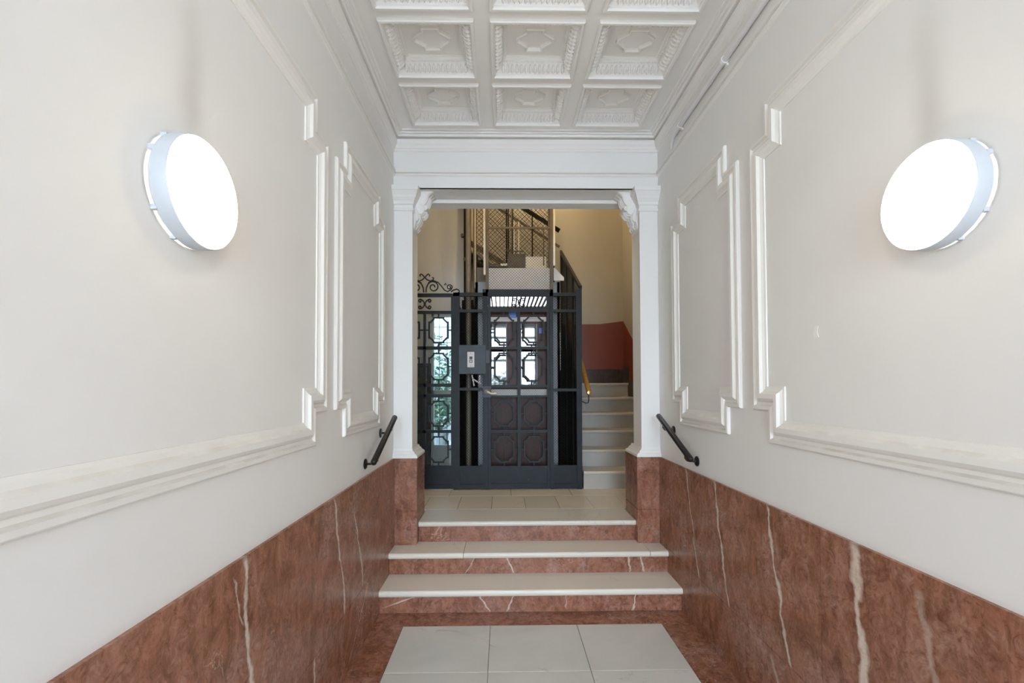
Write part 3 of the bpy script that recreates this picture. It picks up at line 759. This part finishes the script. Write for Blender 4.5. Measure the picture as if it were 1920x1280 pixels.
# ---- call box on the left panel
cb = thing('call_box', (-0.33, YE-0.03, 1.743), 'grey steel box with pale two-button call plate beside the lift door', 'call box')
MB().box(-0.470, -0.183, YE-0.05, YE-0.012, 1.743, 2.055, 0.006).build('box', 'irongrey', cb)
pl = MB().box(-0.379, -0.304, YE-0.056, YE-0.048, 1.815, 1.980, 0.003).build('button_plate', 'plastic', cb)
for z, mt in ((1.915, 'button'), (1.879, 'buttonlit')):
    b = MB().box(-0.357, -0.325, YE-0.060, YE-0.054, z-0.015, z+0.015, 0.002).build('button', 'button', pl)
    MB().box(-0.349, -0.333, YE-0.0625, YE-0.0595, z-0.008, z+0.008, 0.001).build('button_face', mt, pl)
for z in (1.828, 1.965): MB().lathe([(0.0005,-0.059),(0.004,-0.058),(0.004,-0.054)], (-0.342, YE, z), 'y', 8).build('screw', 'irongrey', pl)
# levers of the lock mechanism under the call box
lv = thing('lock_linkage', (-0.27, YE, 1.62), 'bare metal lever linkage hanging below the call box', 'linkage')
for p, q in (((-0.335,YE+0.02,1.735),(-0.31,YE+0.02,1.61)), ((-0.325,YE+0.012,1.69),(-0.235,YE+0.012,1.635)), ((-0.248,YE+0.02,1.735),(-0.252,YE+0.02,1.65))):
    MB().bar(p, q, 0.014, 0.006, (0,1,0)).build('lever', 'plastic', lv)

# ---- lift cab
cabt = thing('lift_cab', (0.17, 5.6, ZL), 'old lift cab with dark wooden glazed doors and off-white top panel', 'lift cab')
cx0, cx1, cy0, cy1 = -0.305, 0.645, 5.10, 6.0
MB().box(cx0, cx0+0.03, cy0, cy1, ZL+.02, 2.78).build('side_wall', 'cabgrey', cabt); MB().box(cx1-0.03, cx1, cy0, cy1, ZL+.02, 2.78).build('side_wall', 'cabgrey', cabt)
MB().box(cx0, cx1, cy1-0.03, cy1, ZL+.02, 2.78).build('rear_wall', 'cabwood', cabt)
MB().box(cx0, cx1, cy0, cy1, ZL+.0, ZL+.03).build('floor_plate', 'dark', cabt)
MB().box(cx0, cx1, cy0, cy1, 2.72, 2.78).build('roof', 'cabgrey', cabt)
MB().box(cx0, -0.17, cy0, cy0+0.03, ZL+.03, 2.72).build('front_jamb', 'cabgrey', cabt); MB().box(0.535, cx1, cy0, cy0+0.03, ZL+.03, 2.72).build('front_jamb', 'cabgrey', cabt)
MB().box(-0.185, 0.565, cy0-0.05, cy0-0.01, 2.66, 2.925, 0.004).build('top_panel', 'cabwhite', cabt)
lt = MB().box(-0.24, 0.58, 5.16, 5.93, 2.655, 2.675).build('ceiling_light', 'cablight', cabt)
for i in range(17):
    x = -0.225 + i*0.049
    MB().box(x-0.006, x+0.006, 5.15, 5.94, 2.615, 2.655).build('louvre', 'dark', lt)
for x0, x1 in ((-0.168, 0.178), (0.184, 0.533)):
    lfm = MB()
    yy0, yy1 = 5.105, 5.135
    w0, w1 = (0.020, 0.110) if x0 < 0 else (0.015, 0.125)
    px0, px1 = x0+w0+0.012, x1-w1-0.03
    lfm.box(x0, px0, yy0, yy1, ZL+.04, 2.44).box(px1, x1, yy0, yy1, ZL+.04, 2.44).box(px0, px1, yy0, yy1, 2.31, 2.44).box(px0, px1, yy0, yy1, ZL+.04, 1.60)
    leaf = lfm.build('cab_door_leaf', 'cabwood', cabt)
    MB().box(px0, px1, 5.118, 5.124, 1.60, 2.31).build('pane', 'mirror', leaf)
    MB().box(px0-0.01, px0, yy0-0.004, yy1, 1.60, 2.31).box(px1, px1+0.01, yy0-0.004, yy1, 1.60, 2.31).build('pane_trim', 'cabgrey', leaf)
    MB().box(x0+0.01, x1-0.01, yy0-0.006, yy0, 2.335, 2.385).build('metal_band', 'cabwhite', leaf)
    MB().box(x0, x1, yy0-0.006, yy0, 1.505, 1.575).build('metal_band', 'cabwhite', leaf)
    MB().box(x0+0.03, x1-0.03, yy0-0.006, yy0, 0.70, 0.725).build('metal_band', 'cabwhite', leaf)
    MB().box(x0+0.04, x1-0.04, yy0-0.008, yy0, 1.10, 1.14).build('cross_rail', 'cabwood', leaf)
for a, b in (((0.07, 2.375), (0.155, 2.445)), ((0.41, 2.20), (0.465, 2.26))):
    MB().box(a[0], b[0], 5.094, 5.096, a[1], b[1]).build('blue_notice', 'blue', cabt)
# ---- things on the cab roof
mc = thing('lift_gear', (0.17, 5.2, 2.93), 'brown steel winding gear with two bright rods on top of the lift cab', 'machinery')
MB().box(0.062, 0.262, 5.12, 5.32, 2.925, 3.105, 0.006).build('gear_box', 'bronze', mc)
for x in (0.135, 0.190): MB().tube([(x, 5.2, 3.10), (x, 5.2, 3.50)], 0.0075, 8).build('rod', 'railwhite', mc)
MB().box(0.06, 0.25, 5.19, 5.21, 3.15, 3.162).box(0.045, 0.10, 5.18, 5.2, 3.165, 3.175).build('rod_bracket', 'bronze', mc)
MB().box(0.10, 0.115, 5.2, 5.215, 3.10, 4.4).build('hanger', 'bronze', mc)
MB().box(-0.29, 0.07, 5.15, 5.35, 2.78, 2.955).box(-0.17, 0.06, 5.12, 5.16, 2.955, 2.99).build('cross_beam', 'bronze', mc)
MB().box(-0.02, 0.055, 5.10, 5.13, 2.965, 2.99).build('name_plate', 'railwhite', mc)
MB().bar((-0.30,5.5,3.22), (-0.02,5.5,2.96), 0.03, 0.03).build('brace', 'bronze', mc)
o = thing('control_box', (0.37, 5.2, 2.925), 'cream control box standing on the lift cab roof', 'box')
MB().box(0.264, 0.495, 5.11, 5.26, 2.925, 3.070, 0.005).build('body', 'railwhite', o)
MB().box(0.272, 0.487, 5.104, 5.112, 2.935, 3.060, 0.004).build('lid', 'railwhite', o)
o = MB().prism([(0.575,2.79),(0.690,2.79),(0.690,2.825),(0.585,2.935),(0.575,2.935)], 'xz', 5.07, 5.085).build('corner_bracket', 'cabwhite')
tag(o, 'white triangular steel bracket at the top right corner of the lift cab', 'bracket')
# vertical pipes left of the cab
o = thing('riser_pipe', (-0.385, 5.2, ZL), 'thick pale brown vertical pipe between the gate and the lift', 'pipe')
MB().tube([(-0.388, 5.2, ZL), (-0.388, 5.2, 5.2)], 0.031, 14).build('tube', 'pipe', o, smooth=True)
for z in (2.66, 0.6): MB().lathe([(0.033,-0.02),(0.040,-0.02),(0.040,0.02),(0.033,0.02)], (-0.388,5.2,z), 'z', 14).build('collar', 'bronze', o)
o = thing('guide_rail', (-0.30, 5.55, ZL), 'thin bright steel guide rail behind the pale brown pipe', 'rail')
MB().box(-0.335, -0.325, 5.50, 5.53, 2.8, 4.5).build('web', 'railwhite', o); MB().box(-0.352, -0.338, 5.50, 5.56, 2.6, 4.5).build('flange', 'bronze', o)

# ---- iron gate left of the lift
gt = thing('iron_gate', (-0.85, YE, ZL), 'blue-black iron gate with scroll crest and glass in front of the garden door', 'gate')
gy = YE+0.005
def gp(x0, x1, z0, z1, name, d=0.014): return MB().box(x0, x1, gy-d, gy+d, z0, z1, 0.003).build(name, 'iron', gt)
gp(-1.19, -1.16, ZL+.01, 2.62, 'stile', 0.018); gp(-0.560, -0.536, ZL+.01, 2.62, 'stile', 0.018)
for c in (-0.847,): gp(c-0.014, c+0.014, 0.748, 2.405, 'mullion')
gp(-1.16, -0.56, 2.585, 2.622, 'rail', 0.018)
for z0, z1 in ((2.400, 2.432), (2.010, 2.045), (1.605, 1.640), (1.490, 1.525), (1.106, 1.138), (0.735, 0.752), (ZL+.01, 0.55)): gp(-1.16, -0.56, z0, z1, 'rail')
MB().box(-1.16, -0.56, gy-0.004, gy+0.004, 0.53, 0.74).build('kick_panel', 'iron', gt)
for z1, z0 in rows_cells():
    for a, b in ((-1.16, -0.861), (-0.833, -0.56)): cell(gt, a, b, z0 if z0 != 1.625 else 1.640, z1, gy)
MB().box(-1.16, -0.56, gy+0.018, gy+0.022, 0.74, 2.40).build('pane', 'glass', gt)
m = MB(); c_scroll(m, -0.842, 2.508, 1, 0.058, 0.060, gy, 0.0075); c_scroll(m, -0.852, 2.508, -1, 0.058, 0.060, gy, 0.0075)
m.build('transom_scroll', 'iron', gt, smooth=True)
m = MB(); xc = -0.847
for k in (1, -1):
    R_ = 0.0075
    def P(pts): return [(xc + k*(a-xc), b_, c_) for a, b_, c_ in pts]
    m.tube(P(spiral(xc+0.092, 2.695, 0.068, 0.014, PI, PI+2*PI*-1.55, gy, 34)), R_, 6)
    pts = [(xc+0.012, gy, 2.635), (xc+0.018, gy, 2.69), (xc+0.045, gy, 2.745), (xc+0.092, gy, 2.765), (xc+0.145, gy, 2.745), (xc+0.185, gy, 2.70), (xc+0.215, gy, 2.66), (xc+0.25, gy, 2.645), (xc+0.285, gy, 2.665), (xc+0.298, gy, 2.69)]
    m.tube(P(pts[:1]+pts[1:]), R_, 6)
    m.tube(P(spiral(xc+0.268, 2.692, 0.032, 0.009, 0.0, 2*PI*1.2, gy, 20)), R_*0.9, 6)
    m.tube(P([(xc+0.285, gy, 2.640), (xc+0.31, gy, 2.66), (xc+0.345, gy, 2.672), (xc+0.372, gy, 2.660), (xc+0.378, gy, 2.640), (xc+0.362, gy, 2.634)]), R_, 6)
    m.tube(P([(xc-0.002, gy, 2.795), (xc+0.02, gy, 2.825), (xc+0.040, gy, 2.838), (xc+0.055, gy, 2.825), (xc+0.048, gy, 2.812)]), R_, 6)
    m.tube(P([(xc+0.0, gy, 2.80), (xc+0.025, gy, 2.775), (xc+0.060, gy, 2.760), (xc+0.092, gy, 2.775), (xc+0.094, gy, 2.798), (xc+0.078, gy, 2.798)]), R_, 6)
    m.tube(P([(xc+0.212, gy, 2.715), (xc+0.228, gy, 2.738), (xc+0.232, gy, 2.715)]), R_*0.8, 6)
m.build('scroll_crest', 'iron', gt, smooth=True)

# ---- garden door behind the gate
d2 = struct(MB().box(dx0, dx0+0.03, 6.33, 6.40, ZL, dz1).box(dx1-0.03, dx1, 6.33, 6.40, ZL, dz1).box(dx0, dx1, 6.33, 6.40, dz1-0.04, dz1).box(dx0, dx1, 6.33, 6.40, ZL, ZL+0.05).box(dx0, dx1, 6.33, 6.40, 1.50, 1.56).build('door_2', 'doorwhite'))
MB().box(dx0+0.03, dx1-0.03, 6.35, 6.38, ZL+.05, 0.80).build('door_panel', 'doorwhite', d2)
MB().box(dx0+0.03, dx1-0.03, 6.362, 6.366, 0.80, 2.58).build('pane', 'glass', d2)
for x in (-0.88, -0.775, -0.67): MB().box(x-0.003, x+0.003, 6.355, 6.372, 0.80, 2.58).build('glazing_bar', 'iron', d2)
for z in (1.1, 1.35, 1.78, 2.0, 2.22, 2.44): MB().box(dx0+.03, dx1-.03, 6.355, 6.372, z-0.003, z+0.003).build('glazing_bar', 'iron', d2)

bg_ = struct(MB().box(SXL, dx0, 6.290, 6.300, ZL, 1.93).build('baseboard_garden', 'darkgreen'))
o = MB().box(0.655, 0.715, 5.60, 5.61, 1.80, 2.28).build('lit_strip_plate', 'railwhite'); tag(o, 'narrow cream plate standing in for a lit strip inside the right lift cage panel', 'plate')  # pale plate stands in for a warm-lit strip beyond the mesh
# ================================================================== STAIRCASE on the right
sx0, sx1 = 0.875, SXR-0.02
ss = thing('stone_staircase', (1.3, 4.95, ZL), 'worn marble staircase climbing beside the lift cage', 'stairs')
RZ, RN = 0.193, 0.30
for i in range(1, 7):
    yn = 4.93+(i-1)*RN; zt = ZL+RZ*i
    dpt = RN+0.03 if i < 6 else SYB-0.018-yn
    tread(sx0, sx1, yn, yn+dpt, zt, 0.034, 'stair', 'tread', ss)
    MB().box(sx0, sx1, yn+0.025, yn+0.05, zt-RZ, zt-0.034).build('riser', 'riser', ss)
m = MB()
m.prism([(4.98, ZL)] + [p for i in range(1, 7) for p in ((4.98+(i-1)*RN, ZL+RZ*i-0.034), (4.98+i*RN if i < 6 else SYB-0.018, ZL+RZ*i-0.034))] + [(SYB-0.018, ZL)], 'yz', sx0+0.01, sx1)
m.build('stair_core', 'concrete', ss)
# red painted dado with brown skirting tiles on the stairwell walls (structure)
zt6 = ZL+RZ*6
bd = struct(MB().prism([(0.88, zt6), (SXR, zt6), (SXR, 2.575), (1.72, 2.565), (1.45, 2.532), (0.88, 2.525)], 'xz', SYB-0.006, SYB).build('baseboard_back', 'redpaint'))
for i in range(9):
    x0 = 0.88+i*0.102
    MB().box(x0+.002, min(x0+0.100, SXR), SYB-0.016, SYB-0.004, zt6, zt6+0.205).build('skirting_tile', 'skirt', bd)
bd2 = struct(MB().prism([(SYB, zt6), (SYB, 2.575), (6.43, 2.36), (4.93, 1.395), (4.10, 1.395), (4.10, ZL), (4.93, ZL)], 'yz', SXR-0.006, SXR).build('baseboard_right', 'redpaint'))
for i in range(1, 7):
    yn = 4.93+(i-1)*RN; zt = ZL+RZ*i
    MB().box(SXR-0.018, SXR-0.004, yn, min(yn+RN, SYB), zt, zt+0.24).build('skirting_tile', 'skirt', bd2)

# mesh guard along the stair side of the shaft
sg = thing('stair_guard', (0.862, 4.99, ZL), 'sloping wire mesh guard between the staircase and the lift shaft', 'stair guard')
top = lambda yv: 2.69+(yv-4.99)*0.54
MB().bar((0.862,4.99,2.69), (0.862,6.66,top(6.66)), 0.03, 0.04).build('top_bar', 'iron', sg)
wire_mesh(4.99, 6.66, 0.7, 3.6, 0.036, 0.0017, lambda u, v: (0.862, u, v), lambda yv: top(yv)).build('wire_mesh', 'wire', sg, kind='stuff')
for yv in (5.55, 6.1, 6.64): MB().box(0.850, 0.874, yv-0.012, yv+0.012, ZL, top(yv)).build('post', 'iron', sg)
MB().prism([(4.99, ZL), (6.66, ZL), (6.66, 2.55), (5.6, 2.05), (4.99, 0.75)], 'yz', 0.864, 0.870).build('stair_shade_sheet', 'dark', sg)  # near-black sheet paints the dark of the shaft beside the stair
# wooden handrail of the staircase
wr = thing('stair_handrail', (0.95, 5.0, 1.5), 'varnished wooden stair handrail ending beside the lift cage', 'handrail')
hp = [(0.945,4.985,1.535), (0.945,5.0,1.548), (0.945,5.35,1.815), (0.945,6.5,2.55)]
MB().tube(hp, [0.022,0.028,0.028,0.028], 12).build('rail', 'handwood', wr, smooth=True)
MB().lathe([(0.0005,-0.012),(0.020,-0.010),(0.027,0.0),(0.027,0.012),(0.0005,0.012)], (0.945,4.982,1.536), 'y', 14).build('end_cap', 'brass', wr)
MB().tube([(0.945,5.01,1.52), (0.946,5.005,1.46), (0.938,5.0,1.425), (0.915,5.0,1.42), (0.872,5.0,1.44)], 0.006, 8).build('bracket', 'blackmetal', wr)

# railing of the upper flight behind the shaft
ur = thing('upper_stair_flight', (0.3, 6.32, 3.0), 'upper stair flight with dark sloping railing behind the lift shaft', 'stairs')
ln = lambda x, z0: z0-(x-0.77)*0.63
for z0, w, h, nm in ((3.80, 0.05, 0.045, 'handrail'), (3.575, 0.02, 0.03, 'mid_rail'), (2.84, 0.03, 0.07, 'stringer')):
    MB().bar((0.80, 6.32, ln(0.80, z0)), (-0.545, 6.32, ln(-0.545, z0)), w, h).build(nm, 'bronze' if nm != 'handrail' else 'dark', ur)
for x in (0.72, 0.42, 0.145, 0.085, -0.2): MB().box(x-0.009, x+0.009, 6.31, 6.33, ln(x, 2.84), ln(x, 3.80)).build('baluster', 'dark', ur)
MB().box(0.05, 0.07, 6.30, 6.34, 2.9, 5.0).build('newel', 'dark', ur)
sp = []
for i in range(7):
    x = 0.80-0.19*i; z = ln(0.80, 2.80)+0.1197*i
    sp += [(x, z), (x-0.19, z)] if i == 0 else [(x, z), (x-0.19, z)]
sp += [(-0.53, ln(-0.53, 2.72)), (0.80, ln(0.80, 2.72))]
MB().prism(sp, 'xz', 6.335, SYB-0.002).build('flight', 'cream', ur)

# assumed globe lamps, unseen, added high up to warm and brighten the stairwell
for x, yv, z, lab in ((0.25, 4.45, 4.25, 'assumed warm globe lamp, added out of view high above the upper landing'), (0.45, 6.45, 4.85, 'assumed warm globe lamp, added out of view high above the rear stair flight')):
    sl = thing('added_stairwell_globe', (x, yv, z), lab, 'lamp', 'added stairwell globe lamps')
    MB().lathe([(0.001,-0.12),(0.06,-0.104),(0.104,-0.06),(0.12,0.0),(0.104,0.06),(0.06,0.104),(0.02,0.118)], (x,yv,z), 'z', 24).build('globe', 'wellglobe', sl, smooth=True)
    MB().tube([(x,yv,z+0.11), (x,yv,ZT)], 0.008, 8).build('stem', 'brass', sl)

# ================================================================== OUTSIDE: garden court and street
struct(MB().box(-3.2, 0.2, 6.45, 10.6, 0.3, ZL-0.02).build('courtyard_floor', 'paving'))
struct(MB().box(-3.2, 0.2, 10.4, 10.6, 0.3, 9.0).build('wall_courtyard', 'courtwall'))
struct(MB().box(-3.4, -3.2, 6.45, 10.6, 0.3, 9.0).build('wall_courtyard_left', 'courtwall')); struct(MB().box(0.2, 0.4, 6.9, 10.6, 0.3, 9.0).build('wall_courtyard_right', 'courtwall'))
def leaves(c, rx, ry, rz, k, size):
    m = MB(); rnd = random.Random(int(c[0]*100+c[1]*10))
    for _ in range(k):
        while True:
            p = Vector((rnd.uniform(-1,1), rnd.uniform(-1,1), rnd.uniform(-1,1)))
            if 0.3 < p.length < 1: break
        q = Vector(c)+Vector((p.x*rx, p.y*ry, p.z*rz)); d = Vector((rnd.uniform(-1,1), rnd.uniform(-1,1), rnd.uniform(-.6,.9))).normalized()
        e = d.orthogonal().normalized(); s_ = size*rnd.uniform(0.6, 1.2); nn = d.cross(e)*s_*0.12
        m.add([q-d*s_, q+e*s_*0.4+nn, q+d*s_, q-e*s_*0.4+nn], [(0,1,2,3)])
    return m
def potted(x, y, z, h, w, label):
    t = thing('potted_shrub', (x, y, z), label, 'plant', 'shrubs in the garden court')
    MB().lathe([(0.0005,0),(0.13,0),(0.17,0.30),(0.185,0.30),(0.185,0.34),(0.16,0.34),(0.15,0.30),(0.0005,0.29)], (x,y,z), 'z', 18).build('pot', 'pot', t)
    MB().tube([(x,y,z+0.28), (x+.02,y,z+0.28+h*0.5)], [0.02, 0.012], 6).build('stem', 'bronze', t)
    leaves((x,y,z+0.34+h*0.5), w, w, h*0.5, 420, 0.07).build('foliage', 'leaf', t, kind='stuff')
potted(-1.15, 8.3, ZL-0.02, 1.0, 0.32, 'leafy green shrub seen through the gate glass, low in the garden court')
potted(-1.42, 9.6, ZL-0.02, 1.9, 0.42, 'taller green shrub seen through the gate glass, against the court wall')
struct(MB().box(-14, 14, -30, YB-0.3, -0.25, -0.02).build('street_ground', 'paving'))
for i, (x, w, h) in enumerate(((-2.2, 1.0, 2.0), (0.0, 1.1, 2.3), (2.2, 1.1, 2.2))):
    t = thing('street_shrub', (x, -11, -0.02), ['left street shrub mirrored in the lift door glass', 'middle street shrub mirrored in the lift door glass', 'right street shrub mirrored in the lift door glass'][i], 'shrub', 'street shrubs')
    MB().tube([(x,-11,-0.02), (x,-11,h*0.5)], [0.06,0.03], 6).build('trunk', 'bronze', t)
    leaves((x,-11,h*0.6), w, 0.7, h*0.42, 700, 0.13).build('foliage', 'leaf', t, kind='stuff')
